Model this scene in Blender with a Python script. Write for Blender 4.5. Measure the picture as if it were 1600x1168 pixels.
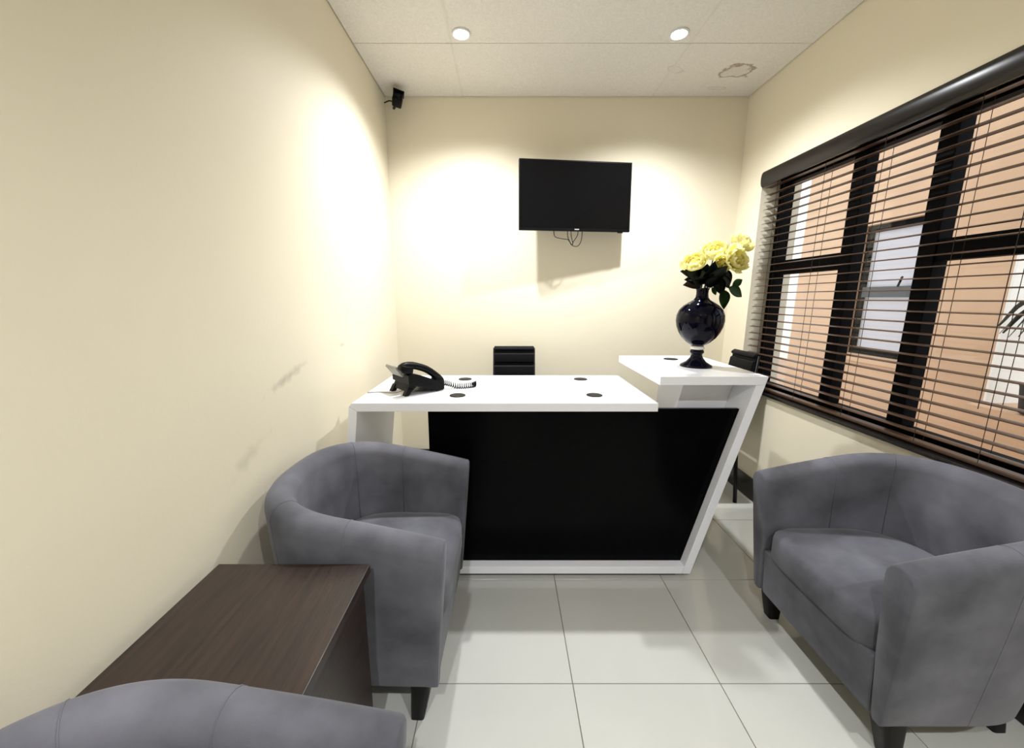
import bpy, bmesh, math, random
from mathutils import Vector, Matrix
random.seed(7)
S = bpy.context.scene
C = S.collection
for o in list(bpy.data.objects):
    bpy.data.objects.remove(o)

# ------------------------------------------------------------------ camera, world, sun, exposure
F, CX, YH, CH = 613.0, 791.0, 466.0, 1.28       # focal length in px, vanishing point x, horizon y, eye height
PITCH = math.atan((584 - YH) / F)
cam_d = bpy.data.cameras.new('camera')
cam = bpy.data.objects.new('camera', cam_d)
C.objects.link(cam)
cam_d.sensor_fit = 'HORIZONTAL'
cam_d.sensor_width = 36
cam_d.lens = F / 1600 * 36
cam_d.shift_x = (800 - CX) / 1600
cam_d.clip_start = 0.02
cam.location = (0, 0, CH)
cam.rotation_euler = (math.pi / 2 - PITCH, 0, 0)
S.camera = cam

W = bpy.data.worlds.new('overcast_sky')
S.world = W
W.use_nodes = True
bg = W.node_tree.nodes['Background']
bg.inputs[0].default_value = (0.86, 0.93, 1.0, 1)
bg.inputs[1].default_value = 1.35

S.view_settings.view_transform = 'Standard'
S.view_settings.look = 'None'
S.view_settings.gamma = 1
S.view_settings.use_curve_mapping = False
S.view_settings.exposure = 0.55
LAMP_W = 88.0                                   # power of one downlight


def P(px, py, d):
    """photo pixel -> point on the vertical plane Y = d"""
    a = (px - CX) / F
    b = (py - 584) / F                          # camera coords: right a, down b, forward 1
    cp, sp = math.cos(PITCH), math.sin(PITCH)
    fy, fz = cp - b * sp, -sp - b * cp
    k = d / fy
    return Vector((a * k, d, CH + fz * k))


# ------------------------------------------------------------------ materials
def lin(c):
    return tuple(((x / 12.92) if x <= 0.04045 else ((x + 0.055) / 1.055) ** 2.4) for x in c)


def srgb(r, g, b):
    return lin((r / 255, g / 255, b / 255))


M = {}


def mat(name, col, rough=0.5, spec=0.5, metal=0.0, var=0.0, scale=5.0, bump=0.0, bscale=60.0, sheen=0.0, coat=0.0,
        stretch=None, col2=None, detail=4.0):
    m = bpy.data.materials.new(name)
    m.use_nodes = True
    nt = m.node_tree
    b = nt.nodes['Principled BSDF']
    b.inputs['Base Color'].default_value = (*col, 1)
    b.inputs['Roughness'].default_value = rough
    b.inputs['Specular IOR Level'].default_value = spec
    b.inputs['Metallic'].default_value = metal
    b.inputs['Sheen Weight'].default_value = sheen
    b.inputs['Coat Weight'].default_value = coat
    tc = nt.nodes.new('ShaderNodeTexCoord')
    vec = tc.outputs['Object']
    if stretch:
        mp = nt.nodes.new('ShaderNodeMapping')
        mp.inputs['Scale'].default_value = stretch
        nt.links.new(vec, mp.inputs['Vector'])
        vec = mp.outputs[0]
    if var or col2:
        n = nt.nodes.new('ShaderNodeTexNoise')
        n.inputs['Scale'].default_value = scale
        n.inputs['Detail'].default_value = detail
        nt.links.new(vec, n.inputs['Vector'])
        r = nt.nodes.new('ShaderNodeValToRGB')
        r.color_ramp.elements[0].position = 0.3
        r.color_ramp.elements[1].position = 0.7
        lo = tuple(c * (1 - var) for c in col)
        hi = col2 if col2 else tuple(min(1, c * (1 + var)) for c in col)
        r.color_ramp.elements[0].color = (*lo, 1)
        r.color_ramp.elements[1].color = (*hi, 1)
        nt.links.new(n.outputs[0], r.inputs[0])
        nt.links.new(r.outputs[0], b.inputs['Base Color'])
    if bump:
        n2 = nt.nodes.new('ShaderNodeTexNoise')
        n2.inputs['Scale'].default_value = bscale
        n2.inputs['Detail'].default_value = 3
        nt.links.new(vec, n2.inputs['Vector'])
        bp = nt.nodes.new('ShaderNodeBump')
        bp.inputs['Strength'].default_value = bump
        bp.inputs['Distance'].default_value = 0.01
        nt.links.new(n2.outputs[0], bp.inputs['Height'])
        nt.links.new(bp.outputs[0], b.inputs['Normal'])
    M[name] = m
    return m


WALL = srgb(231, 223, 201)
mat('wall_paint', WALL, 0.6, 0.3, var=0.02, scale=1.5, bump=0.03, bscale=90)
mat('tile', srgb(187, 187, 181), 0.10, 0.5, var=0.025, scale=2.5)
mat('grout', srgb(120, 116, 106), 0.9)
mat('ceiling_back', srgb(90, 85, 75), 0.9)
mat('black_skirting', srgb(18, 16, 16), 0.25)
mat('white_laminate', srgb(243, 244, 250), 0.28, 0.5)
mat('black_gloss', (0.0015, 0.0015, 0.002), 0.18, 0.06)
mat('black_plastic', (0.003, 0.003, 0.0035), 0.4, 0.12)
mat('black_matte', (0.008, 0.008, 0.008), 0.7)
mat('black_leather', (0.006, 0.006, 0.007), 0.5, 0.1, bump=0.1, bscale=200)
mat('black_frame', (0.003, 0.003, 0.004), 0.6, 0.06)
mat('screen_glass', (0.003, 0.003, 0.0035), 0.06, 0.16)
mat('chrome', (0.7, 0.7, 0.72), 0.15, metal=1.0)
mat('grey_plastic', srgb(150, 148, 138), 0.5)
mat('dark_grey', srgb(60, 60, 62), 0.5)
mat('blind_slat', srgb(70, 49, 34), 0.35, var=0.15, scale=4, stretch=(30, 1, 30))
mat('valance', srgb(24, 20, 19), 0.25, 0.35)
mat('cord', srgb(40, 30, 24), 0.8)
mat('dark_wood', srgb(30, 19, 15), 0.36, var=0.35, scale=6, stretch=(14, 1, 14), col2=srgb(49, 33, 26), bump=0.05, bscale=30)
mat('leg_black', (0.004, 0.0035, 0.0035), 0.4, 0.2)
mat('vase_glaze', (0.002, 0.002, 0.007), 0.05, 0.16)
mat('vase_white', srgb(235, 232, 222), 0.15)
mat('petal_yellow', srgb(251, 238, 115), 0.6, var=0.1, scale=9, col2=srgb(255, 250, 188))
mat('petal_cream', srgb(252, 245, 160), 0.6, var=0.06, scale=9, col2=srgb(255, 252, 205))
mat('petal_core', srgb(232, 196, 50), 0.6, var=0.15, scale=9, col2=srgb(252, 236, 120))
mat('leaf_green', srgb(38, 74, 30), 0.4, var=0.4, scale=8, col2=srgb(62, 104, 44))
mat('leaf_dark', srgb(18, 28, 18), 0.45, var=0.3, scale=8)
mat('leaf_brown', srgb(82, 62, 52), 0.6, var=0.3, scale=8)
mat('peach_render', srgb(208, 173, 141), 0.85, var=0.05, scale=3, bump=0.1, bscale=60)
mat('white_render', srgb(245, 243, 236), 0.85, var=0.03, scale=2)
mat('paving', srgb(190, 160, 135), 0.85, var=0.1, scale=4)
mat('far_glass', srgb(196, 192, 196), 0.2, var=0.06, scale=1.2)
mat('door_wood', srgb(52, 32, 24), 0.35, var=0.3, scale=5, stretch=(10, 10, 1))
mat('lamp_ring', srgb(235, 235, 235), 0.3)
mat('logo_grey', srgb(150, 150, 150), 0.4)

for nm, k in (('petal_yellow', .45), ('petal_cream', .45), ('petal_core', .4), ('leaf_green', .25)):
    nt = M[nm].node_tree
    b = nt.nodes['Principled BSDF']
    tl = nt.nodes.new('ShaderNodeBsdfTranslucent')
    nt.links.new(b.inputs['Base Color'].links[0].from_socket, tl.inputs['Color'])
    ms = nt.nodes.new('ShaderNodeMixShader')
    ms.inputs[0].default_value = k
    nt.links.new(b.outputs[0], ms.inputs[1])
    nt.links.new(tl.outputs[0], ms.inputs[2])
    nt.links.new(ms.outputs[0], nt.nodes['Material Output'].inputs[0])

# velvet: blotchy nap
m = mat('velvet', srgb(86, 87, 94), 0.9, 0.1, var=0.34, scale=5, col2=srgb(112, 112, 121), sheen=0.12, bump=0.06, bscale=350, detail=6)

# window glass: clear with a weak mirror coat
m = bpy.data.materials.new('window_glass')
m.use_nodes = True
nt = m.node_tree
nt.nodes.remove(nt.nodes['Principled BSDF'])
tr = nt.nodes.new('ShaderNodeBsdfTransparent')
gl = nt.nodes.new('ShaderNodeBsdfGlossy')
gl.inputs['Roughness'].default_value = 0.02
lw = nt.nodes.new('ShaderNodeLayerWeight')
lw.inputs['Blend'].default_value = 0.5
pw = nt.nodes.new('ShaderNodeMath')
pw.operation = 'POWER'
pw.inputs[1].default_value = 4.0
nt.links.new(lw.outputs['Facing'], pw.inputs[0])
fr = nt.nodes.new('ShaderNodeMath')
fr.operation = 'MULTIPLY_ADD'
fr.inputs[1].default_value = 0.45
fr.inputs[2].default_value = 0.02
nt.links.new(pw.outputs[0], fr.inputs[0])
mx = nt.nodes.new('ShaderNodeMixShader')
nt.links.new(fr.outputs[0], mx.inputs[0])
nt.links.new(tr.outputs[0], mx.inputs[1])
nt.links.new(gl.outputs[0], mx.inputs[2])
nt.links.new(mx.outputs[0], nt.nodes['Material Output'].inputs[0])
M['window_glass'] = m

# lamp face
m = bpy.data.materials.new('lamp_glow')
m.use_nodes = True
nt = m.node_tree
nt.nodes.remove(nt.nodes['Principled BSDF'])
em = nt.nodes.new('ShaderNodeEmission')
em.inputs[0].default_value = (0.95, 0.97, 1, 1)
em.inputs[1].default_value = 30
nt.links.new(em.outputs[0], nt.nodes['Material Output'].inputs[0])
M['lamp_glow'] = m


def blotch(nt, centre, radii, tilt, nscale, thresh, ring=False):
    """mask 0..1 for a stain of its own irregular shape around a world point"""
    g = nt.nodes.new('ShaderNodeNewGeometry')
    mp = nt.nodes.new('ShaderNodeMapping')
    mp.vector_type = 'TEXTURE'
    mp.inputs['Location'].default_value = centre
    mp.inputs['Rotation'].default_value = tilt
    mp.inputs['Scale'].default_value = radii
    nt.links.new(g.outputs['Position'], mp.inputs['Vector'])
    ln = nt.nodes.new('ShaderNodeVectorMath')
    ln.operation = 'LENGTH'
    nt.links.new(mp.outputs[0], ln.inputs[0])
    n = nt.nodes.new('ShaderNodeTexNoise')
    n.inputs['Scale'].default_value = nscale
    n.inputs['Detail'].default_value = 5
    nt.links.new(g.outputs['Position'], n.inputs['Vector'])
    a = nt.nodes.new('ShaderNodeMath')
    a.operation = 'MULTIPLY_ADD'
    nt.links.new(n.outputs[0], a.inputs[0])
    a.inputs[1].default_value = 1.6
    nt.links.new(ln.outputs['Value'], a.inputs[2])
    r = nt.nodes.new('ShaderNodeValToRGB')
    e = r.color_ramp.elements
    if ring:
        e[0].position, e[0].color = 0.52, (0.12, 0.12, 0.12, 1)
        e[1].position, e[1].color = 0.66, (0, 0, 0, 1)
        k = e.new(0.6)
        k.color = (1, 1, 1, 1)
        k = e.new(0.55)
        k.color = (0.2, 0.2, 0.2, 1)
    else:
        e[0].position, e[0].color = 0.35, (1, 1, 1, 1)
        e[1].position, e[1].color = 0.75, (0, 0, 0, 1)
    d = nt.nodes.new('ShaderNodeMath')
    d.operation = 'MULTIPLY'
    nt.links.new(a.outputs[0], d.inputs[0])
    d.inputs[1].default_value = thresh
    nt.links.new(d.outputs[0], r.inputs[0])
    return r.outputs[0]


def stain(m, mask, col, amt):
    nt = m.node_tree
    b = nt.nodes['Principled BSDF']
    inp = b.inputs['Base Color']
    mix = nt.nodes.new('ShaderNodeMix')
    mix.data_type = 'RGBA'
    mm = nt.nodes.new('ShaderNodeMath')
    mm.operation = 'MULTIPLY'
    mm.inputs[1].default_value = amt
    nt.links.new(mask, mm.inputs[0])
    nt.links.new(mm.outputs[0], mix.inputs[0])
    if inp.is_linked:
        nt.links.new(inp.links[0].from_socket, mix.inputs[6])
    else:
        mix.inputs[6].default_value = inp.default_value
    mix.inputs[7].default_value = (*col, 1)
    nt.links.new(mix.outputs[2], inp)


# scuffed wall and stained speckled ceiling
mw = mat('wall_scuffed', WALL, 0.6, 0.3, var=0.02, scale=1.5, bump=0.03, bscale=90)
stain(mw, blotch(mw.node_tree, (-0.797, 1.43, 1.005), (0.2, 0.17, 0.022), (math.radians(14), 0, 0), 28, 0.42), srgb(120, 108, 92), 0.38)
stain(mw, blotch(mw.node_tree, (-0.797, 1.9, 1.06), (0.2, 0.05, 0.012), (0, 0, 0), 30, 0.42), srgb(120, 108, 92), 0.3)
stain(mw, blotch(mw.node_tree, (-0.797, 1.15, 0.80), (0.2, 0.13, 0.035), (math.radians(20), 0, 0), 24, 0.45), srgb(120, 108, 92), 0.22)
mc = mat('ceiling_board', srgb(228, 224, 217), 0.9, 0.1, var=0.05, scale=110, bump=0.35, bscale=150, detail=2)
stain(mc, blotch(mc.node_tree, (1.34, 2.575, 2.577), (0.085, 0.065, 0.2), (0, 0, 0.2), 16, 0.33, True), srgb(120, 86, 48), 0.75)
stain(mc, blotch(mc.node_tree, (1.33, 2.76, 2.577), (0.06, 0.02, 0.2), (0, 0, 0.1), 24, 0.36, True), srgb(130, 100, 62), 0.3)
stain(mc, blotch(mc.node_tree, (0.98, 2.56, 2.577), (0.06, 0.03, 0.2), (0, 0, 0.5), 24, 0.36, True), srgb(140, 118, 84), 0.25)


# ------------------------------------------------------------------ mesh helpers
def obj(name, bm, material, parent=None, smooth=False, angle=None):
    me = bpy.data.meshes.new(name)
    bmesh.ops.recalc_face_normals(bm, faces=bm.faces)
    if smooth:
        for f in bm.faces:
            f.smooth = True
        if angle:
            for e in bm.edges:
                if len(e.link_faces) == 2 and e.calc_face_angle(0) > angle:
                    e.smooth = False
    bm.to_mesh(me)
    bm.free()
    me.materials.append(M[material])
    o = bpy.data.objects.new(name, me)
    C.objects.link(o)
    if parent:
        o.parent = parent
    return o


def thing(name, label, cat, loc=(0, 0, 0), rz=0.0, group=None):
    o = bpy.data.objects.new(name, None)
    o.empty_display_size = 0.05
    C.objects.link(o)
    o.location = loc
    o.rotation_euler = (0, 0, rz)
    return tag(o, label, cat, group)


def tag(o, label, cat, group=None):
    o['label'] = label
    o['category'] = cat
    if group:
        o['group'] = group
    return o


def struct(o, label=None, cat=None):
    o['kind'] = 'structure'
    if label:
        o['label'] = label
    if cat:
        o['category'] = cat
    return o


def box(bm, x0, x1, y0, y1, z0, z1, bev=0.0, seg=2):
    r = bmesh.ops.create_cube(bm, size=1)
    vs = r['verts']
    for v in vs:
        v.co = Vector((x0 + (v.co.x + .5) * (x1 - x0), y0 + (v.co.y + .5) * (y1 - y0), z0 + (v.co.z + .5) * (z1 - z0)))
    if bev:
        es = list({e for v in vs for e in v.link_edges})
        bmesh.ops.bevel(bm, geom=es, offset=bev, segments=seg, affect='EDGES', profile=0.5)
    return bm


def BX(*a, **k):
    return box(bmesh.new(), *a, **k)


def prism(bm, pts, y0, y1, bev=0.0):
    """polygon in XZ extruded along Y"""
    a = [bm.verts.new((p[0], y0, p[1])) for p in pts]
    b = [bm.verts.new((p[0], y1, p[1])) for p in pts]
    n = len(pts)
    fs = [bm.faces.new(a), bm.faces.new(b[::-1])]
    for i in range(n):
        fs.append(bm.faces.new((a[i], b[i], b[(i + 1) % n], a[(i + 1) % n])))
    if bev:
        es = list({e for v in a + b for e in v.link_edges})
        bmesh.ops.bevel(bm, geom=es, offset=bev, segments=2, affect='EDGES', profile=0.5)
    return bm


def lathe(bm, prof, n=32, c=(0, 0, 0)):
    rings = []
    for r, z in prof:
        rings.append([bm.verts.new((c[0] + r * math.cos(2 * math.pi * i / n), c[1] + r * math.sin(2 * math.pi * i / n), c[2] + z)) for i in range(n)])
    for a, b in zip(rings, rings[1:]):
        for i in range(n):
            bm.faces.new((a[i], a[(i + 1) % n], b[(i + 1) % n], b[i]))
    bm.faces.new(rings[0][::-1])
    bm.faces.new(rings[-1])
    return bm


def tube(bm, pts, r, n=8, flat=1.0):
    pts = [Vector(p) for p in pts]
    rings = []
    up0 = None
    for i, p in enumerate(pts):
        t = (pts[min(i + 1, len(pts) - 1)] - pts[max(i - 1, 0)]).normalized()
        if up0 is None:
            up0 = Vector((0, 0, 1)) if abs(t.z) < 0.9 else Vector((1, 0, 0))
        s = t.cross(up0)
        if s.length < 1e-5:
            s = t.orthogonal()
        s.normalize()
        u = s.cross(t).normalized()
        up0 = u
        rr = r[i] if isinstance(r, (list, tuple)) else r
        rings.append([bm.verts.new(p + s * (rr * math.cos(2 * math.pi * k / n)) + u * (rr * flat * math.sin(2 * math.pi * k / n))) for k in range(n)])
    for a, b in zip(rings, rings[1:]):
        for k in range(n):
            bm.faces.new((a[k], a[(k + 1) % n], b[(k + 1) % n], b[k]))
    bm.faces.new(rings[0][::-1])
    bm.faces.new(rings[-1])
    return bm


def TB(*a, **k):
    return tube(bmesh.new(), *a, **k)


def curve_pts(ctrl, n=24):
    """Catmull-Rom through control points"""
    ctrl = [Vector(c) for c in ctrl]
    c = [2 * ctrl[0] - ctrl[1]] + ctrl + [2 * ctrl[-1] - ctrl[-2]]
    out = []
    segs = len(ctrl) - 1
    for i in range(n + 1):
        t = i / n * segs
        k = min(int(t), segs - 1)
        t -= k
        p0, p1, p2, p3 = c[k:k + 4]
        out.append(0.5 * ((2 * p1) + (p2 - p0) * t + (2 * p0 - 5 * p1 + 4 * p2 - p3) * t * t + (3 * p1 - p0 - 3 * p2 + p3) * t ** 3))
    return out


def sm(t):
    t = max(0, min(1, t))
    return t * t * (3 - 2 * t)


# ------------------------------------------------------------------ room shell
XL, XR, YB, YF, ZC = -0.797, 1.592, 2.867, -2.4, 2.577
TH = 0.25
# window opening in the right-hand wall
WY0, WY1, WZ0, WZ1 = 0.62, 2.62, 0.695, 2.035

fl = struct(obj('floor', BX(XL - TH, XR + TH, YF - TH, YB + TH, -0.12, -0.004), 'grout'))
ts = 0.5
xs = [XL] + [-0.275 + ts * k for k in range(0, 4)] + [XR]
ys = [YF] + [1.607 + ts * k for k in range(-8, 3)] + [YB]
cache = {}
for i in range(len(xs) - 1):
    for j in range(len(ys) - 1):
        w, l = xs[i + 1] - xs[i], ys[j + 1] - ys[j]
        if w < 0.01 or l < 0.01:
            continue
        key = (round(w, 4), round(l, 4))
        if key not in cache:
            o = obj('tile', BX(-w / 2 + .0015, w / 2 - .0015, -l / 2 + .0015, l / 2 - .0015, -0.01, 0, bev=0.001, seg=1), 'tile', fl)
            cache[key] = o.data
        else:
            o = bpy.data.objects.new('tile', cache[key])
            C.objects.link(o)
            o.parent = fl
        o.location = ((xs[i] + xs[i + 1]) / 2, (ys[j] + ys[j + 1]) / 2, 0)

struct(obj('wall_left', BX(XL - TH, XL, YF - TH, YB + TH, -0.1, ZC + 0.05), 'wall_scuffed'))
struct(obj('wall_back', BX(XL, XR, YB, YB + TH, -0.1, ZC + 0.05), 'wall_paint'))
bm = bmesh.new()
box(bm, XR, XR + TH, YF - TH, YB + TH, -0.1, WZ0)
box(bm, XR, XR + TH, YF - TH, YB + TH, WZ1, ZC + 0.05)
box(bm, XR, XR + TH, YF - TH, WY0, WZ0, WZ1)
box(bm, XR, XR + TH, WY1, YB + TH, WZ0, WZ1)
struct(obj('wall_right', bm, 'wall_paint'))
DX0, DX1, DZ = 0.35, 1.25, 2.05
bm = bmesh.new()
box(bm, XL, DX0, YF - TH, YF, -0.1, ZC + 0.05)
box(bm, DX1, XR, YF - TH, YF, -0.1, ZC + 0.05)
box(bm, DX0, DX1, YF - TH, YF, DZ, ZC + 0.05)
struct(obj('wall_front', bm, 'wall_paint'))
dr = struct(obj('door_1', BX(DX0 + .04, DX1 - .04, YF - .12, YF - .075, 0.004, DZ - .04, bev=.003), 'door_wood'))
bm = bmesh.new()
box(bm, DX0, DX0 + .04, YF - .2, YF + .015, 0, DZ)
box(bm, DX1 - .04, DX1, YF - .2, YF + .015, 0, DZ)
box(bm, DX0, DX1, YF - .2, YF + .015, DZ - .04, DZ)
obj('door_frame', bm, 'door_wood', dr)
obj('door_handle', TB(curve_pts([(DX0 + .10, YF - .08, 1.0), (DX0 + .10, YF - .03, 1.0), (DX0 + .13, YF - .025, 1.0), (DX0 + .22, YF - .025, 1.0)], 12), .009), 'chrome', dr, True)

ce = struct(obj('ceiling', BX(XL - TH, XR + TH, YF - TH, YB + TH, ZC + .012, ZC + 0.15), 'ceiling_back'))
cx = [XL + .004, -0.285, 0.955, XR - .004]
cy = [YF + .004, -1.28, -0.08, 1.12, 2.32, YB - .003]
for i in range(3):
    for j in range(5):
        o = obj('ceiling_panel', BX(cx[i] + .001, cx[i + 1] - .001, cy[j] + .002, cy[j + 1] - .002, ZC, ZC + .0115), 'ceiling_board', ce)
mat('joint_filler', srgb(222, 217, 209), 0.9, 0.1, var=0.05, scale=60)
for x in cx[1:3]:                               # taped joints between the boards
    for a, b in zip(cy, cy[1:]):
        obj('joint_strip', BX(x - .006, x + .006, a + .004, b - .004, ZC - .0012, ZC - .0003), 'joint_filler', ce)

struct(obj('baseboard_right', BX(XR - .014, XR - .0005, YF + .02, YB - .001, .001, .14, bev=.002), 'black_skirting'))
struct(obj('baseboard_left', BX(XL + .0005, XL + .010, YF + .02, YB - .001, .001, .14, bev=.002), 'black_skirting'))
struct(obj('baseboard_back', BX(XL + .015, XR - .015, YB - .012, YB - .0005, .001, .14, bev=.002), 'black_skirting'))

# window: black frame set back in the reveal
FX0, FX1 = 1.705, 1.765
wn = struct(obj('window_1', BX(FX0, FX1, WY0 + .002, WY0 + .05, WZ0 + .017, WZ1 - .001), 'black_frame'))
obj('window_frame', BX(FX0, FX1, WY1 - .05, WY1 - .002, WZ0 + .017, WZ1 - .001), 'black_frame', wn)
obj('window_frame', BX(FX0, FX1, WY0 + .05, WY1 - .05, WZ1 - .075, WZ1 - .001), 'black_frame', wn)
obj('window_frame', BX(FX0, FX1, WY0 + .05, WY1 - .05, WZ0 + .017, WZ0 + .042), 'black_frame', wn)
mulls = [2.045, 1.655, 1.14]
for y in mulls:
    obj('mullion', BX(FX0 - .004, FX1 - .004, y - .035, y + .035, WZ0 + .042, WZ1 - .075, bev=.004), 'black_frame', wn)
edges = [WY1 - .05, mulls[0], mulls[1], mulls[2], WY0 + .05]
ZT = 1.468
for k in range(4):
    y1, y0 = edges[k] - (.035 if k else 0), edges[k + 1] + (.035 if k < 3 else 0)
    if k in (0, 2):
        obj('transom', BX(FX0, FX1 - .006, y0, y1, ZT - .042, ZT + .042, bev=.004), 'black_frame', wn)
        obj('pane', BX(FX1 - .03, FX1 - .026, y0 - .01, y1 + .01, WZ0 + .038, ZT - .038), 'window_glass', wn)
        obj('pane', BX(FX1 - .03, FX1 - .026, y0 - .01, y1 + .01, ZT + .038, WZ1 - .07), 'window_glass', wn)
    else:
        obj('pane', BX(FX1 - .03, FX1 - .026, y0 - .01, y1 + .01, WZ0 + .038, WZ1 - .07), 'window_glass', wn)
sl = struct(obj('trim_1', BX(XR - .022, FX1 + .05, WY0 + .001, WY1 - .001, WZ0 + .001, WZ0 + .016, bev=.004), 'black_skirting'))

# ------------------------------------------------------------------ blind
BY0, BY1 = WY0 + .012, WY1 - .008
bl = thing('venetian_blind', 'dark brown horizontal slat blind hanging open in front of the window', 'blind', (1.63, (BY0 + BY1) / 2, WZ0 + .017))
bw = (BY1 - BY0) / 2


def lb(o):
    return o


# valance: curved board
prof = []
for i in range(9):
    a = i / 8
    prof.append((-.044 - .010 * math.sin(a * math.pi) ** .45, 1.244 + .087 * a))
back = [(x + .012, z) for x, z in prof][::-1]
pts = prof + back
bm = bmesh.new()
A = [bm.verts.new((x, -bw, z)) for x, z in pts]
B = [bm.verts.new((x, bw, z)) for x, z in pts]
n = len(pts)
bm.faces.new(A)
bm.faces.new(B[::-1])
for i in range(n):
    bm.faces.new((A[i], B[i], B[(i + 1) % n], A[(i + 1) % n]))
obj('valance', bm, 'valance', bl, True, math.radians(40))
obj('head_rail', BX(-.026, .03, -bw, bw, 1.275, 1.316, bev=.003), 'valance', bl)
# slats
sw, sn, pitch = .034, 29, .0425
bm = bmesh.new()
rows = []
for i in range(7):
    a = i / 6 * 2 - 1
    rows.append((a * sw / 2, .0028 * (1 - a * a)))
th = .0024
ringl = [(x, z) for x, z in rows] + [(x, z - th) for x, z in rows[::-1]]
A = [bm.verts.new((x, -bw, z)) for x, z in ringl]
B = [bm.verts.new((x, bw, z)) for x, z in ringl]
n = len(ringl)
bm.faces.new(A)
bm.faces.new(B[::-1])
for i in range(n):
    bm.faces.new((A[i], B[i], B[(i + 1) % n], A[(i + 1) % n]))
slat0 = obj('slat', bm, 'blind_slat', bl, True, math.radians(40))
for k in range(sn):
    o = slat0 if k == 0 else slat0.copy()
    if k:
        C.objects.link(o)
    o.parent = bl
    o.location = (0, 0, .050 + pitch * k)
    o.rotation_euler = (0, math.radians(-2.5), 0)
obj('bottom_rail', BX(-.02, .02, -bw, bw, .003, .017, bev=.004), 'blind_slat', bl)
yc = (BY0 + BY1) / 2
for y in (2.50, 2.14, 1.82, 1.475, 1.26, 0.9):
    for x in (-.019, .019):
        obj('ladder_cord', TB([(x, y - yc, .01), (x, y - yc, 1.27)], .0011, 5), 'cord', bl)
obj('lift_cord', TB([(-.03, 1.285 - yc, .2), (-.03, 1.285 - yc, 1.27)], .0014, 5), 'cord', bl)

# ------------------------------------------------------------------ downlights
def downlight(x, y, label, sfx=''):
    t = thing('downlight' + sfx, label, 'light', (x, y, ZC), group='recessed ceiling downlights')
    bm = bmesh.new()
    n = 32
    prof = [(.047, -.0005), (.047, -.006), (.041, -.009), (.036, -.006), (.036, -.0005)]
    rings = [[bm.verts.new((r * math.cos(2 * math.pi * i / n), r * math.sin(2 * math.pi * i / n), z)) for i in range(n)] for r, z in prof]
    for k in range(len(rings)):
        a, b = rings[k], rings[(k + 1) % len(rings)]
        for i in range(n):
            bm.faces.new((a[i], a[(i + 1) % n], b[(i + 1) % n], b[i]))
    obj('trim_ring', bm, 'lamp_ring', t, True)
    obj('bulb_face' + sfx, lathe(bmesh.new(), [(.035, -.0012), (.034, -.004)], 24), 'lamp_glow', t)
    d = bpy.data.lights.new('downlight_beam' + sfx, 'SPOT')
    d.energy = LAMP_W
    d.spot_size = math.radians(145)
    d.spot_blend = 1.0
    d.shadow_soft_size = 0.03
    d.color = (0.965, 0.98, 1.0)
    lo = bpy.data.objects.new('downlight_beam' + sfx, d)
    C.objects.link(lo)
    lo.parent = t
    lo.location = (0, 0, -.045)


downlight(-.225, 2.24, 'lit round downlight in the ceiling above the telephone end of the desk')
downlight(.862, 2.24, 'lit round downlight in the ceiling above the raised counter and vase')
downlight(-.225, -.63, 'lit round downlight above the open floor along the scuffed wall', '_offscreen')
downlight(.862, -.63, 'lit round downlight above the open floor along the window wall', '_offscreen')

# ------------------------------------------------------------------ tub chairs
def u_path(n=64):
    """centre line of the shell: front of one arm, round the back, front of the other; local +X is the front"""
    pts = []
    ex = 2.5
    hw, fx, cxx, rx = .279, .305, .02, .255
    for i in range(9):
        pts.append(Vector((fx + (cxx - fx) * i / 9, -hw, 0)))
    m_ = n
    for i in range(m_ + 1):
        a = -math.pi / 2 - math.pi * i / m_
        c, s = math.cos(a), math.sin(a)
        pts.append(Vector((cxx + rx * math.copysign(abs(c) ** (2 / ex), c), hw * math.copysign(abs(s) ** (2 / ex), s), 0)))
    for i in range(8, -1, -1):
        pts.append(Vector((fx + (cxx - fx) * i / 9, hw, 0)))
    return pts


def arm_h(x):
    q = max(0, min(1, (.31 - x) / .58))
    return .62 + .105 * q * (1.3 - .3 * q)


def rake(x, z):
    return .035 * max(0, (.612 - z) / .487) * max(0, min(1, x / .3))


def shell_section(h, base=.125, t=.086):
    """(offset outward, height) ring, rounded over the top"""
    r = .042
    ring = [(-t / 2 + .008, base + .012), (-t / 2, .34), (-t / 2, h - r)]
    for i in range(1, 8):
        a = math.pi - math.pi * i / 8
        ring.append(((t / 2) * math.cos(a), h - r + r * math.sin(a) * (1 + .0)))
    ring += [(t / 2, h - r), (t / 2 - .012, .45), (t / 2 - .030, .25), (t / 2 - .042, base + .012), (t / 2 - .050, base), (-t / 2 + .016, base)]
    return ring


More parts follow.
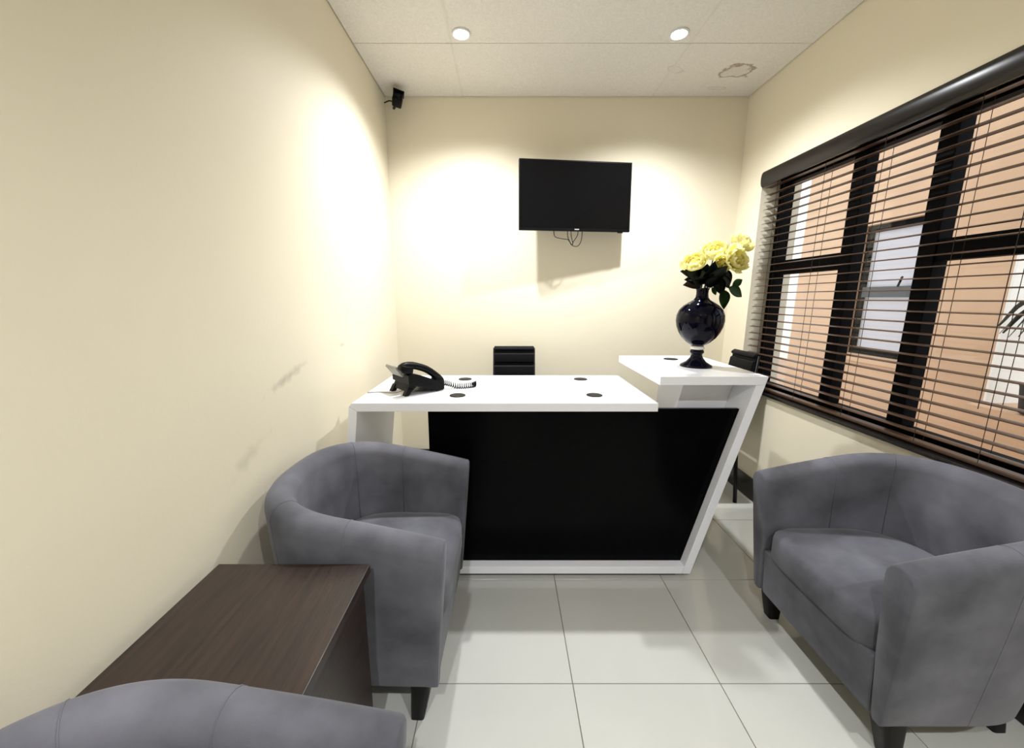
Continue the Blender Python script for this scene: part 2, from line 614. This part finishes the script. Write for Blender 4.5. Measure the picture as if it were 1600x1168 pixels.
def armchair(label, loc, rz):
    t = thing('tub_chair', label, 'chair', loc, rz)
    path = u_path()
    bm = bmesh.new()
    rings = []
    N = len(path)
    for i, p in enumerate(path):
        d = (path[min(i + 1, N - 1)] - path[max(i - 1, 0)]).normalized()
        nrm = Vector((d.y, -d.x, 0))             # outward
        if nrm.dot(Vector((p.x - .05, p.y, 0))) < 0:
            nrm = -nrm
        sec = shell_section(arm_h(p.x))
        rings.append([bm.verts.new((p.x + nrm.x * o_ - rake(p.x, z), p.y + nrm.y * o_, z)) for o_, z in sec])
    K = len(rings[0])
    for a, b in zip(rings, rings[1:]):
        for k in range(K):
            bm.faces.new((a[k], a[(k + 1) % K], b[(k + 1) % K], b[k]))
    # padded arm ends: two shrinking rings then a cap
    for ring, sgn in ((rings[0], 1), (rings[-1], 1)):
        c = sum((v.co for v in ring), Vector()) / K
        prev = ring
        for grow, ins in ((.008, .96), (.012, .86)):
            new = []
            for v in ring:
                q = c + (v.co - c) * 1.0
                q.y = c.y + (v.co.y - c.y) * ins
                q.z = v.co.z - (1 - ins) * .05 * (1 if v.co.z > c.z else -.6)
                q.x = v.co.x + grow
                new.append(bm.verts.new(q))
            for k in range(K):
                bm.faces.new((prev[k], prev[(k + 1) % K], new[(k + 1) % K], new[k]))
            prev = new
        bm.faces.new(prev)
    obj('backrest', bm, 'velvet', t, True, math.radians(50))
    # stitched seams on the shell
    def surf(i, off, z0, z1, m_=8):
        p = path[i]
        d = (path[min(i + 1, N - 1)] - path[max(i - 1, 0)]).normalized()
        nrm = Vector((d.y, -d.x, 0))
        if nrm.dot(Vector((p.x - .05, p.y, 0))) < 0:
            nrm = -nrm
        sec = shell_section(arm_h(p.x))
        half = sec[2:11] if off == 0 else None
        return p, nrm, sec
    for i in (22, N - 23, 8, N - 9):
        p, nrm, sec = surf(i, 0, 0, 0)
        line = [Vector((p.x + nrm.x * o_ - rake(p.x, z), p.y + nrm.y * o_, z)) for o_, z in sec[1:15]]
        obj('seam', TB(line, .0016, 5), 'velvet', t, True)
    # front apron and seat
    obj('front_panel', prism(bmesh.new(), [(-.05, .125), (.276, .125), (.290, .312), (-.05, .312)], -.236, .236, .006), 'velvet', t)
    bm = bmesh.new()
    out = []
    for i in range(40):
        a = 2 * math.pi * i / 40
        c, s = math.cos(a), math.sin(a)
        e = 8 if c > 0 else 2.5
        out.append((.05 + (.252 if c > 0 else .235) * math.copysign(abs(c) ** (2 / e), c), .236 * math.copysign(abs(s) ** (2 / (6 if c > 0 else 2.5)), s)))
    lev = [(.95, .300), (.985, .305), (1.0, .318), (1.0, .385), (.985, .402), (.94, .413), (.8, .424), (.5, .434), (.2, .437)]
    rings = [[bm.verts.new((.05 + (x - .05) * s_, y * s_, z)) for x, y in out] for s_, z in lev]
    for a, b in zip(rings, rings[1:]):
        for k in range(40):
            bm.faces.new((a[k], a[(k + 1) % 40], b[(k + 1) % 40], b[k]))
    bm.faces.new(rings[0][::-1])
    bm.faces.new(rings[-1])
    obj('seat_cushion', bm, 'velvet', t, True)
    for x, y, bx_, by_ in ((.225, -.245, .212, -.25), (.225, .245, .212, .25), (-.16, -.16, -.18, -.175), (-.16, .16, -.18, .175)):
        bm = bmesh.new()
        sec = [(x, y, .135, .031), (x, y, .10, .030), ((x + bx_) / 2, (y + by_) / 2, .05, .026), (bx_, by_, .0, .021)]
        rg = []
        for px, py, z, r in sec:
            rg.append([bm.verts.new((px + r * math.copysign(abs(math.cos(q)) ** .35, math.cos(q)), py + r * math.copysign(abs(math.sin(q)) ** .35, math.sin(q)), z)) for q in [2 * math.pi * (k + .5) / 16 for k in range(16)]])
        for a, b in zip(rg, rg[1:]):
            for k in range(16):
                bm.faces.new((a[k], a[(k + 1) % 16], b[(k + 1) % 16], b[k]))
        bm.faces.new(rg[0])
        bm.faces.new(rg[-1][::-1])
        obj('leg', bm, 'leg_black', t, True, math.radians(40))
    return t


armchair('grey velvet tub chair standing between the dark side table and the white desk', (-.48, 1.265, 0), math.radians(-1.5))
armchair('grey velvet tub chair with its back against the wall under the blind', (1.303, 1.148, 0), math.pi)
armchair('grey velvet tub chair at the end of the side table away from the desk', (-.482, .222, 0), 0)

# ------------------------------------------------------------------ side table
t = thing('side_table', 'dark brown wooden side table between two grey tub chairs', 'table', (-.556, .737, 0))
obj('tabletop', BX(-.199, .199, -.176, .181, .571, .596, bev=.002), 'dark_wood', t)
obj('side_panel', BX(.160, .182, -.166, .170, .0, .5705, bev=.001), 'dark_wood', t)
obj('side_panel', BX(-.190, -.168, -.166, .170, .0, .5705, bev=.001), 'dark_wood', t)
obj('back_panel', BX(-.1675, .1595, .140, .160, .06, .5705), 'dark_wood', t)
obj('back_panel', BX(-.1675, .1595, -.160, -.140, .06, .5705), 'dark_wood', t)

# ------------------------------------------------------------------ reception desk
D0, D1 = 1.62, 2.24
dk = thing('reception_desk', 'white angular reception desk with glossy black front panel and raised counter', 'desk', (0, D0, 0))
dd = D1 - D0
ZL, ZH, TK = .841, .957, .037
SLR = (1.105 - .857) / (ZH - .02)                # slant of the end slab


def xr(z):
    return .857 + (z - .02) * SLR


tkx = TK * math.sqrt(1 + SLR * SLR)
SLL = .12


def xl(z):
    return -.672 - (ZL - z) * SLL


LB = .02
bm = prism(bmesh.new(), [(xl(ZL) + .012, ZL), (.65, ZL), (.65, ZL - TK), (xl(ZL - TK) + TK, ZL - TK)] + [(xl(ZL - .014), ZL - .014)], 0, dd, .0015)
obj('desktop', bm, 'white_laminate', dk)
bm = prism(bmesh.new(), [(xl(ZL - .015), ZL - .015), (xl(ZL - TK) + TK - .0005, ZL - TK - .0005), (xl(LB) + TK, LB), (xl(LB), LB)], 0, dd, .0015)
obj('end_slab', bm, 'white_laminate', dk)
bm = prism(bmesh.new(), [(.65, ZH), (1.105, ZH), (xr(ZH - TK) - .002, ZH - TK), (.65, ZH - TK)], 0, dd, .0015)
obj('counter_top', bm, 'white_laminate', dk)
bm = prism(bmesh.new(), [(1.106, ZH - .0005), (xr(LB), LB), (xr(LB) - tkx, LB), (xr(ZH - TK) - tkx, ZH - TK - .0005), (xr(ZH - TK), ZH - TK - .0005)], 0, dd, .0015)
obj('end_slab', bm, 'white_laminate', dk)
obj('bottom_rail', prism(bmesh.new(), [(xl(LB) + TK + .001, LB), (xr(LB) - tkx - .001, LB), (xr(LB + TK) - tkx - .001, LB + TK), (xl(LB + TK) + TK + .001, LB + TK)], 0, dd, .0015), 'white_laminate', dk)
zp = LB + TK + .0005
zt = ZL - TK - .0005
obj('front_panel', prism(bmesh.new(), [(-.345, zp), (xr(zp) - tkx - .001, zp), (xr(zt) - tkx - .001, zt), (-.345, zt)], .045, .063), 'black_gloss', dk)
zr0, zr1 = zt + .0005, ZH - TK - .0005
s2 = .21
obj('riser_panel', prism(bmesh.new(), [(.76, zr0 - .19), (xr(zr0 - .19) - tkx - .001, zr0 - .19), (xr(zr1) - tkx - .001, zr1), (.800 + (zr1 - zr0) * s2, zr1)], .15, .168), 'white_laminate', dk)
obj('riser_side', prism(bmesh.new(), [(.800, zr0 - .3), (.818, zr0 - .3), (.818 + (zr1 - zr0) * s2, zr1), (.800 + (zr1 - zr0) * s2, zr1)], .1685, .44), 'white_laminate', dk)
obj('plinth', BX(-.7, xr(LB) - .06, .02, dd - .03, 0.0, LB - .0005), 'black_matte', dk)
for gx, gy, gz in ((-.224, 1.755, ZL), (.407, 1.76, ZL), (-.227, 2.126, ZL), (.411, 2.126, ZL), (.89, 2.10, ZH)):
    g = obj('cable_grommet', lathe(bmesh.new(), [(.037, 0.0002), (.037, .0025), (.034, .004), (.0, .004) if False else (.002, .004)], 28, (gx, gy - D0, gz)), 'black_plastic', dk)

# ------------------------------------------------------------------ television
TVW, TVH = .742, .432
tc_ = P(900, 306, 2.70)
tv = thing('television', 'black flat screen television mounted high on the cream wall', 'television', tc_)
tv.rotation_euler = (math.radians(-2.5), 0, math.radians(6.5))
obj('casing', BX(-TVW / 2, TVW / 2, 0, .022, -TVH / 2, TVH / 2, bev=.004), 'black_plastic', tv)
obj('screen', BX(-TVW / 2 + .009, TVW / 2 - .009, -.0012, -.0002, -TVH / 2 + .018, TVH / 2 - .009), 'screen_glass', tv)
obj('rear_housing', BX(-.24, .24, .0225, .055, -.17, .10, bev=.012), 'black_plastic', tv)
obj('logo', BX(-.005, .025, -.0014, -.0002, -TVH / 2 + .006, -TVH / 2 + .013), 'logo_grey', tv)
obj('sensor_bump', BX(.29, .325, .003, .016, -TVH / 2 - .007, -TVH / 2 - .0003, bev=.002), 'black_plastic', tv)
br = obj('wall_bracket', BX(-.06, .06, .0555, .064, -.08, .06), 'black_matte', tv)
bm = bmesh.new()
box(bm, -.02, .02, .0645, .142, -.05, .03)
obj('bracket_arm', bm, 'black_matte', br)
zb = -TVH / 2
for ctrl in ([(-.135, .03, zb + .03), (-.135, .03, zb - .012), (-.12, .035, zb - .035), (-.06, .04, zb - .045), (-.035, .04, zb - .05), (-.015, .04, zb - .08)],
             [(-.043, .03, zb + .03), (-.043, .03, zb - .02), (-.03, .035, zb - .055), (-.006, .04, zb - .085), (.03, .04, zb - .088), (.052, .035, zb - .05), (.057, .03, zb + .03)],
             [(.03, .035, zb + .03), (.025, .035, zb - .02), (.0, .04, zb - .06), (-.008, .04, zb - .082)],
             [(-.02, .035, zb + .03), (-.018, .035, zb - .02), (-.006, .04, zb - .06), (-.004, .04, zb - .08)]):
    obj('cable', TB(curve_pts(ctrl, 28), .0024, 6), 'black_plastic', tv, True)

# ------------------------------------------------------------------ security camera in the corner
p = P(621, 157, 2.74)
cc = thing('security_camera', 'small black security camera bracketed up in the ceiling corner', 'camera', p)
cc.rotation_euler = (math.radians(-12), math.radians(14), math.radians(15))
bm = BX(-.030, .030, -.045, .03, -.030, .030, bev=.010, seg=3)
obj('body', bm, 'black_plastic', cc, True, math.radians(40))
obj('lens', lathe(bmesh.new(), [(.017, 0), (.017, .004), (.012, .006), (.004, .0065)], 20), 'screen_glass', cc, True).matrix_local = Matrix.Translation((0, -.0455, 0)) @ Matrix.Rotation(math.radians(90), 4, 'X')
obj('hood', BX(-.034, .034, -.055, .01, .0305, .034, bev=.001), 'black_plastic', cc)
obj('bracket', TB([(0, .03, 0), (-.01, .06, .012), (-.022, .105, .014)], .009, 8), 'black_matte', cc, True)
obj('cable', TB(curve_pts([(-.02, .05, .012), (-.05, .06, .022), (-.082, .075, .005)], 10), .004, 6), 'black_matte', cc, True)

# ------------------------------------------------------------------ telephone
ph = thing('desk_telephone', 'black office desk telephone with handset and coiled cord on the white desk', 'telephone', (-.435, 1.865, ZL), math.radians(131))


def slab(pts_yz, x0, x1, bev=.003):
    bm = bmesh.new()
    a = [bm.verts.new((x0, y, z)) for y, z in pts_yz]
    b = [bm.verts.new((x1, y, z)) for y, z in pts_yz]
    n = len(pts_yz)
    bm.faces.new(a)
    bm.faces.new(b[::-1])
    for i in range(n):
        bm.faces.new((a[i], b[i], b[(i + 1) % n], a[(i + 1) % n]))
    if bev:
        bmesh.ops.bevel(bm, geom=list(bm.edges), offset=bev, segments=2, affect='EDGES', profile=.5)
    return bm


obj('body', slab([(-.095, .004), (-.098, .022), (.07, .088), (.085, .078), (.085, .052), (-.06, .003)], -.09, .085), 'black_plastic', ph)
obj('stand', slab([(.03, .045), (.075, .055), (.092, .018), (.075, .012)], -.08, .075), 'black_plastic', ph)
obj('foot', slab([(.062, .03), (.088, .035), (.108, 0), (.086, 0)], -.085, -.055), 'black_plastic', ph)
obj('foot', slab([(.062, .03), (.088, .035), (.108, 0), (.086, 0)], .05, .08), 'black_plastic', ph)
sc = obj('display_housing', slab([(.045, .076), (.055, .088), (.112, .132), (.118, .122), (.082, .076)], -.025, .085), 'grey_plastic', ph)
obj('display', slab([(.058, .0905), (.060, .0915), (.106, .127), (.104, .126)], -.015, .075, 0), 'screen_glass', sc)
# handset
obj('cradle', slab([(-.10, .006), (-.10, .030), (-.05, .058), (.03, .092), (.075, .104), (.088, .095), (.085, .05)], -.092, -.040, .004), 'black_plastic', ph)
hs = obj('handset', TB(curve_pts([(-.066, -.088, .052), (-.066, -.062, .078), (-.066, -.015, .112), (-.066, .05, .136), (-.066, .09, .138), (-.066, .108, .128)], 24),
                       [.021 + .003 * abs(i / 24 * 2 - 1) ** 2 for i in range(25)], 12, .8), 'black_plastic', ph, True)
obj('earpiece', slab([(.062, .098), (.056, .132), (.112, .146), (.122, .128), (.112, .108)], -.090, -.042, .008), 'black_plastic', hs, True, math.radians(50))
obj('earpiece', slab([(-.108, .030), (-.100, .062), (-.060, .078), (-.050, .056), (-.064, .040)], -.090, -.042, .008), 'black_plastic', hs, True, math.radians(50))
for r_ in range(4):
    for c_ in range(3):
        y, x = -.07 + .022 * r_, -.02 + .03 * c_
        z = .022 + (y + .098) * .066 / .168
        o = obj('key', BX(-.009, .009, -.006, .006, 0.0005, .005, bev=.001, seg=1), 'dark_grey', ph)
        o.location = (x, y, z)
        o.rotation_euler = (math.atan2(.066, .168), 0, 0)
# coiled cord: world path turned into local space
inv = (Matrix.Translation((-.435, 1.865, ZL)) @ Matrix.Rotation(math.radians(131), 4, 'Z')).inverted()
ctrl = [Vector((-.315, 1.885, ZL + .035)), Vector((-.285, 1.895, ZL + .026)), Vector((-.245, 1.90, ZL + .013)), Vector((-.205, 1.905, ZL + .012)), Vector((-.17, 1.925, ZL + .013)), Vector((-.155, 1.95, ZL + .014))]
cl = curve_pts(ctrl, 400)
pts = []
for i, q in enumerate(cl):
    a = i / 400 * 19 * 2 * math.pi
    pts.append(inv @ (q + Vector((-.3 * math.sin(a) * .012, math.sin(a) * .012, math.cos(a) * .012))))
obj('coiled_cord', TB(pts, .0025, 6), 'black_plastic', ph, True)
lc = [inv @ Vector(v) for v in ((-.47, 1.82, ZL + .02), (-.52, 1.80, ZL + .004), (-.60, 1.81, ZL + .004), (-.655, 1.80, ZL + .0035))]
obj('line_cable', TB(curve_pts(lc, 30), .0022, 6), 'grey_plastic', ph, True)

# ------------------------------------------------------------------ vase
VX, VY = .918, 1.875
k = 1.85 / 613
va = thing('vase', 'glossy black urn vase with a white collar holding yellow flowers', 'vase', (VX, VY, ZH))
prof_f = [(.071, 0), (.073, .004), (.068, .010), (.045, .024), (.030, .042), (.024, .056), (.026, .062), (.031, .068), (.031, .076), (.026, .083)]
obj('foot', lathe(bmesh.new(), prof_f, 40), 'vase_glaze', va, True)
obj('collar', lathe(bmesh.new(), [(.0265, .0832), (.031, .086), (.031, .094), (.0275, .0998)], 32), 'vase_white', va, True)
prof_b = [(.026, .1), (.036, .106), (.055, .120), (.075, .140), (.091, .165), (.1015, .192), (.106, .220), (.104, .246), (.095, .270), (.078, .290), (.056, .305), (.037, .316), (.028, .328), (.026, .345), (.027, .36), (.031, .370), (.026, .3695), (.022, .350), (.012, .34)]
obj('body', lathe(bmesh.new(), prof_b, 48), 'vase_glaze', va, True)

# ------------------------------------------------------------------ flowers
def petal_mesh(name, w, l, curl, material, seed):
    rnd = random.Random(seed)
    bm = bmesh.new()
    nu, nv = 6, 6
    g = []
    for j in range(nv):
        v = j / (nv - 1)
        row = []
        hw_ = w * (math.sin(math.pi * (.12 + .80 * v)) ** .7) * (1 - .12 * v)
        for i in range(nu):
            u = i / (nu - 1) * 2 - 1
            ruf = (.06 * l) * v * v * math.sin(u * 5 + seed) + rnd.uniform(-.02, .02) * l * v
            x = u * hw_
            a = curl * v
            y = l * math.sin(a) / max(curl, .01)
            z = l * (1 - math.cos(a)) / max(curl, .01) + .28 * w * u * u + ruf
            if j == nv - 1:
                y += rnd.uniform(-.05, .02) * l - .06 * l * abs(u)
            row.append(bm.verts.new((x, y, z)))
        g.append(row)
    for j in range(nv - 1):
        for i in range(nu - 1):
            bm.faces.new((g[j][i], g[j][i + 1], g[j + 1][i + 1], g[j + 1][i]))
    for f in bm.faces:
        f.smooth = True
    me = bpy.data.meshes.new(name)
    bm.to_mesh(me)
    bm.free()
    me.materials.append(M[material])
    return me


PET = {
    'outer': [petal_mesh('petal', .026, .056, .9, 'petal_cream', s) for s in range(3)],
    'mid': [petal_mesh('petal', .022, .046, 1.1, 'petal_yellow', 10 + s) for s in range(3)],
    'inner': [petal_mesh('petal', .016, .036, 1.4, 'petal_yellow', 20 + s) for s in range(3)],
    'core': [petal_mesh('petal', .011, .026, 1.7, 'petal_core', 30 + s) for s in range(3)],
}


def leaf_mesh(name, w, l, material, droop=.3):
    bm = bmesh.new()
    rows = []
    for j in range(9):
        v = j / 8
        hw_ = w * math.sin(math.pi * v ** .8) ** .9 if 0 < v < 1 else .0008
        a = droop * v
        y, z = l * v, -l * v * a * .5
        rows.append([bm.verts.new((s * hw_, y, z + abs(s) * hw_ * .35 - (.0004 if s == 0 else 0))) for s in (-1, -.5, 0, .5, 1)])
    for a, b in zip(rows, rows[1:]):
        for i in range(4):
            f = bm.faces.new((a[i], a[i + 1], b[i + 1], b[i]))
            f.smooth = True
    r = bmesh.ops.solidify(bm, geom=list(bm.faces), thickness=.0008)
    me = bpy.data.meshes.new(name)
    bm.to_mesh(me)
    bm.free()
    me.materials.append(M[material])
    return me


LEAF = {c: leaf_mesh('leaf', .019, .062, c) for c in ('leaf_green', 'leaf_dark', 'leaf_brown')}


def aim(o, loc, ydir, roll=0.0, scale=1.0, up=Vector((0, -1, .35))):
    """place o in world space with local +Y along ydir"""
    y = Vector(ydir).normalized()
    x = y.cross(up)
    if x.length < 1e-4:
        x = y.orthogonal()
    x.normalize()
    z = x.cross(y)
    R = Matrix((x, y, z)).transposed().to_4x4()
    o.matrix_local = Matrix.Translation(loc) @ R @ Matrix.Rotation(roll, 4, 'Y') @ Matrix.Scale(scale, 4)


def flower(label, centre, facing, size, leaves, seed):
    rnd = random.Random(seed)
    base = Vector((VX, VY, ZH + .343))
    t = thing('peony', label, 'flower', base, group='yellow flowers in the black vase')
    c = Vector(centre) - base
    f = Vector(facing).normalized()
    seat = c - f * .022 * size
    s0 = Vector((rnd.uniform(-.006, .006), rnd.uniform(-.006, .006), .004))
    obj('stem', TB(curve_pts([s0, Vector((c.x * .25, c.y * .25, .05)), seat - f * .03, seat], 14), .0028, 6), 'leaf_dark', t, True)
    # frame with z along facing
    q = f.to_track_quat('Z', 'Y').to_matrix().to_4x4()
    for ring, n, elev, rad in (('outer', 10, 8, .004), ('outer', 9, 28, .004), ('mid', 9, 45, .004), ('mid', 8, 58, .003), ('inner', 8, 68, .003), ('core', 6, 78, .002)):
        for i in range(n):
            a = 2 * math.pi * (i + rnd.uniform(-.2, .2)) / n + elev
            e = math.radians(elev + rnd.uniform(-9, 9))
            o = bpy.data.objects.new('petal', rnd.choice(PET[ring]))
            C.objects.link(o)
            o.parent = t
            sc_ = size * rnd.uniform(.9, 1.12)
            o.matrix_local = (Matrix.Translation(seat) @ q @ Matrix.Rotation(a, 4, 'Z') @ Matrix.Translation((0, rad, 0))
                              @ Matrix.Rotation(e, 4, 'X') @ Matrix.Scale(sc_, 4))
    for (px, py, d, tx, ty, td, kind, w) in leaves:
        a, b = P(px, py, d) - base, P(tx, ty, td) - base
        o = bpy.data.objects.new('leaf', LEAF[kind])
        C.objects.link(o)
        o.parent = t
        aim(o, a, b - a, rnd.uniform(-.3, .3), (b - a).length / .062 * w)
    return t


FP = lambda x, y, d: P(x, y, d)
flower('pale yellow peony drooping lowest beside the bare wall side of the vase', FP(1086, 411, 1.80), (-.55, -.5, .75), 1.25,
       [(1096, 428, 1.83, 1065, 423, 1.83, 'leaf_dark', 1), (1098, 436, 1.84, 1072, 436, 1.82, 'leaf_dark', 1), (1098, 440, 1.85, 1067, 445, 1.83, 'leaf_brown', .9), (1104, 424, 1.83, 1080, 434, 1.80, 'leaf_dark', 1.1)], 1)
flower('full yellow peony standing upright in the middle of the bunch', FP(1117, 394, 1.94), (-.15, -.6, .8), 1.38,
       [(1102, 440, 1.86, 1116, 415, 1.82, 'leaf_dark', 1.2), (1100, 444, 1.85, 1098, 414, 1.81, 'leaf_dark', 1.3), (1106, 440, 1.84, 1130, 424, 1.81, 'leaf_dark', 1.2), (1100, 442, 1.86, 1112, 424, 1.80, 'leaf_dark', 1.6), (1098, 444, 1.86, 1086, 430, 1.80, 'leaf_dark', 1.6), (1104, 444, 1.84, 1124, 426, 1.79, 'leaf_dark', 1.5), (1102, 446, 1.84, 1118, 436, 1.79, 'leaf_dark', 1.3)], 2)
flower('yellow peony held highest at the window side of the bunch', FP(1157, 382, 1.90), (.35, -.55, .85), 1.28,
       [(1112, 420, 1.85, 1134, 436, 1.84, 'leaf_dark', 1.2), (1128, 420, 1.85, 1140, 446, 1.84, 'leaf_dark', 1.1)], 3)
flower('large cream yellow peony facing out below the highest bloom', FP(1150, 405, 1.765), (.35, -.85, .25), 1.3,
       [(1144, 446, 1.83, 1160, 437, 1.83, 'leaf_green', 1.1), (1138, 449, 1.82, 1161, 462, 1.82, 'leaf_green', 1.05), (1125, 430, 1.84, 1140, 448, 1.83, 'leaf_dark', 1.1)], 4)
flower('cream peony tucked under the large bloom over the green leaves', FP(1128, 411, 1.835), (-.1, -.8, -.1), .95,
       [(1128, 452, 1.81, 1133, 478, 1.81, 'leaf_green', 1.2), (1112, 449, 1.83, 1121, 462, 1.83, 'leaf_green', .9), (1118, 432, 1.83, 1129, 458, 1.81, 'leaf_dark', 1.1), (1110, 436, 1.82, 1122, 428, 1.80, 'leaf_dark', 1.2)], 5)

# ------------------------------------------------------------------ chairs behind the desk
def office_chair(label, loc, rz, width):
    """armless chair on four legs with a ribbed back; local -Y is the front"""
    t = thing('office_chair', label, 'chair', loc, rz)
    w = width / 2
    bm = bmesh.new()
    pads = [(.455, .545), (.55, .64), (.645, .735), (.74, .83), (.835, .915), (.919, .956)]
    lean = lambda z: .19 + .10 * (z - .45)
    for i, (a, b) in enumerate(pads):
        n = slab([(lean(a), a), (lean(a) - .018, a + .012), (lean(b) - .018, b - .012), (lean(b), b), (lean(b) + .016, b - .004), (lean(a) + .016, a + .004)], -w * (1 - .04 * (i / 5)), w * (1 - .04 * (i / 5)), .005)
        obj('back_pad', n, 'black_leather', t, True, math.radians(40))
    obj('back_shell', slab([(lean(.46) - .004, .46), (lean(.95) - .004, .95), (lean(.95) + .02, .948), (lean(.46) + .02, .462)], -w * .985, w * .985, .004), 'black_leather', t)
    obj('seat', BX(-w - .04, w + .04, -.22, .18, .40, .455, bev=.02, seg=3), 'black_leather', t, True, math.radians(50))
    for s in (-1, 1):
        obj('back_rail', TB([(s * w, .195, .42), (s * w, lean(.5) + .018, .5), (s * w * .97, lean(.94) + .014, .94)], .008, 8), 'leg_black', t, True)
        obj('leg', TB([(s * (w + .015), -.19, .40), (s * (w + .015), -.20, 0)], .012, 8), 'leg_black', t, True)
        obj('leg', TB([(s * (w + .015), .165, .40), (s * (w + .015), .20, 0)], .012, 8), 'leg_black', t, True)
    return t


office_chair('black ribbed-back office chair behind the low part of the desk', (.055, 2.475, 0), 0, .285)
office_chair('black office chair at the window behind the raised counter', (1.262, 2.45, 0), math.radians(-90), .25)

# ------------------------------------------------------------------ outside
struct(obj('ground', BX(XR + TH + .001, 12, -6, 14, -.10, -.02), 'paving'))
NX = 3.2
nb = thing('neighbouring_building', 'peach rendered building across the passage seen through the blind', 'building', (NX, 3.4, -.02))
bm = bmesh.new()
wy0, wy1, wz0, wz1 = 3.07 - 3.4, 3.70 - 3.4, .80, 1.93
box(bm, 0, 1.2, -.60, wy0, 0, 3.4)
box(bm, 0, 1.2, wy1, 1.02, 0, 3.4)
box(bm, 0, 1.2, wy0, wy1, 0, wz0)
box(bm, 0, 1.2, wy0, wy1, wz1, 3.4)
obj('wall', bm, 'peach_render', nb)
obj('corner_pier', BX(-.03, 1.2, -.87, -.601, 0, 3.4), 'peach_render', nb)
obj('bright_end_slab', BX(-.03, 1.2, -.885, -.8705, 0, 3.4), 'white_render', nb)  # white slab added over the peach end, its brightness put into the colour
obj('planter_ledge', BX(-.16, 1.2, -1.5, -.886, 0, .62), 'peach_render', nb)
fw = obj('window_frame', BX(.05, .10, wy0 + .001, wy0 + .05, wz0 + .001, wz1 - .001), 'black_frame', nb)
obj('frame_bar', BX(.05, .10, wy1 - .05, wy1 - .001, wz0 + .001, wz1 - .001), 'black_frame', fw)
obj('frame_bar', BX(.05, .10, wy0 + .05, wy1 - .05, wz1 - .06, wz1 - .001), 'black_frame', fw)
obj('frame_bar', BX(.05, .10, wy0 + .05, wy1 - .05, wz0 + .001, wz0 + .05), 'black_frame', fw)
obj('frame_bar', BX(.04, .10, wy0 + .05, wy1 - .05, 1.31, 1.40), 'dark_grey', fw)
obj('stay_arm', TB([(.035, wy0 + .25, 1.40), (-.02, wy0 + .17, 1.47)], .008, 6), 'black_frame', fw)
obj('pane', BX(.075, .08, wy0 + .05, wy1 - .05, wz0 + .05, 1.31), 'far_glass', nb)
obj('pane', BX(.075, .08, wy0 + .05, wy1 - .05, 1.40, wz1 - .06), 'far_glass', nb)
obj('window_sill', BX(-.03, .05, wy0 - .02, wy1 + .02, wz0 - .06, wz0 - .001), 'peach_render', nb)
g = thing('boundary_wall', 'long white boundary wall seen past the corner of the peach building', 'wall', (6.0, 2.5, -.02))
obj('wall_body', BX(0, .2, -6, 9, 0, 2.3), 'white_render', g)
obj('coping', BX(-.03, .23, -6, 9, 2.3005, 2.36), 'white_render', g)

pl = thing('potted_plant', 'dark leafy plant in a black pot on the ledge outside the blind', 'plant', (3.13, 2.2, .601))
pl.scale = (.55, .55, .55)
obj('pot', lathe(bmesh.new(), [(.13, 0), (.17, .02), (.2, .3), (.21, .33), (.18, .33), (.17, .29)], 24), 'black_matte', pl, True)
rnd = random.Random(3)
for i in range(14):
    a = 2 * math.pi * i / 14 + rnd.uniform(-.2, .2)
    r_ = rnd.uniform(.28, .45)
    h_ = rnd.uniform(.55, .95)
    pp = curve_pts([(0, 0, .28), (r_ * .3 * math.cos(a), r_ * .3 * math.sin(a), .3 + h_ * .7), (r_ * .75 * math.cos(a), r_ * .75 * math.sin(a), .3 + h_), (r_ * 1.15 * math.cos(a), r_ * 1.15 * math.sin(a), .25 + h_ * .75)], 14)
    obj('leaf', TB(pp, [.008 + .02 * math.sin(math.pi * j / 14) for j in range(15)], 6, .2), 'leaf_dark', pl, True)
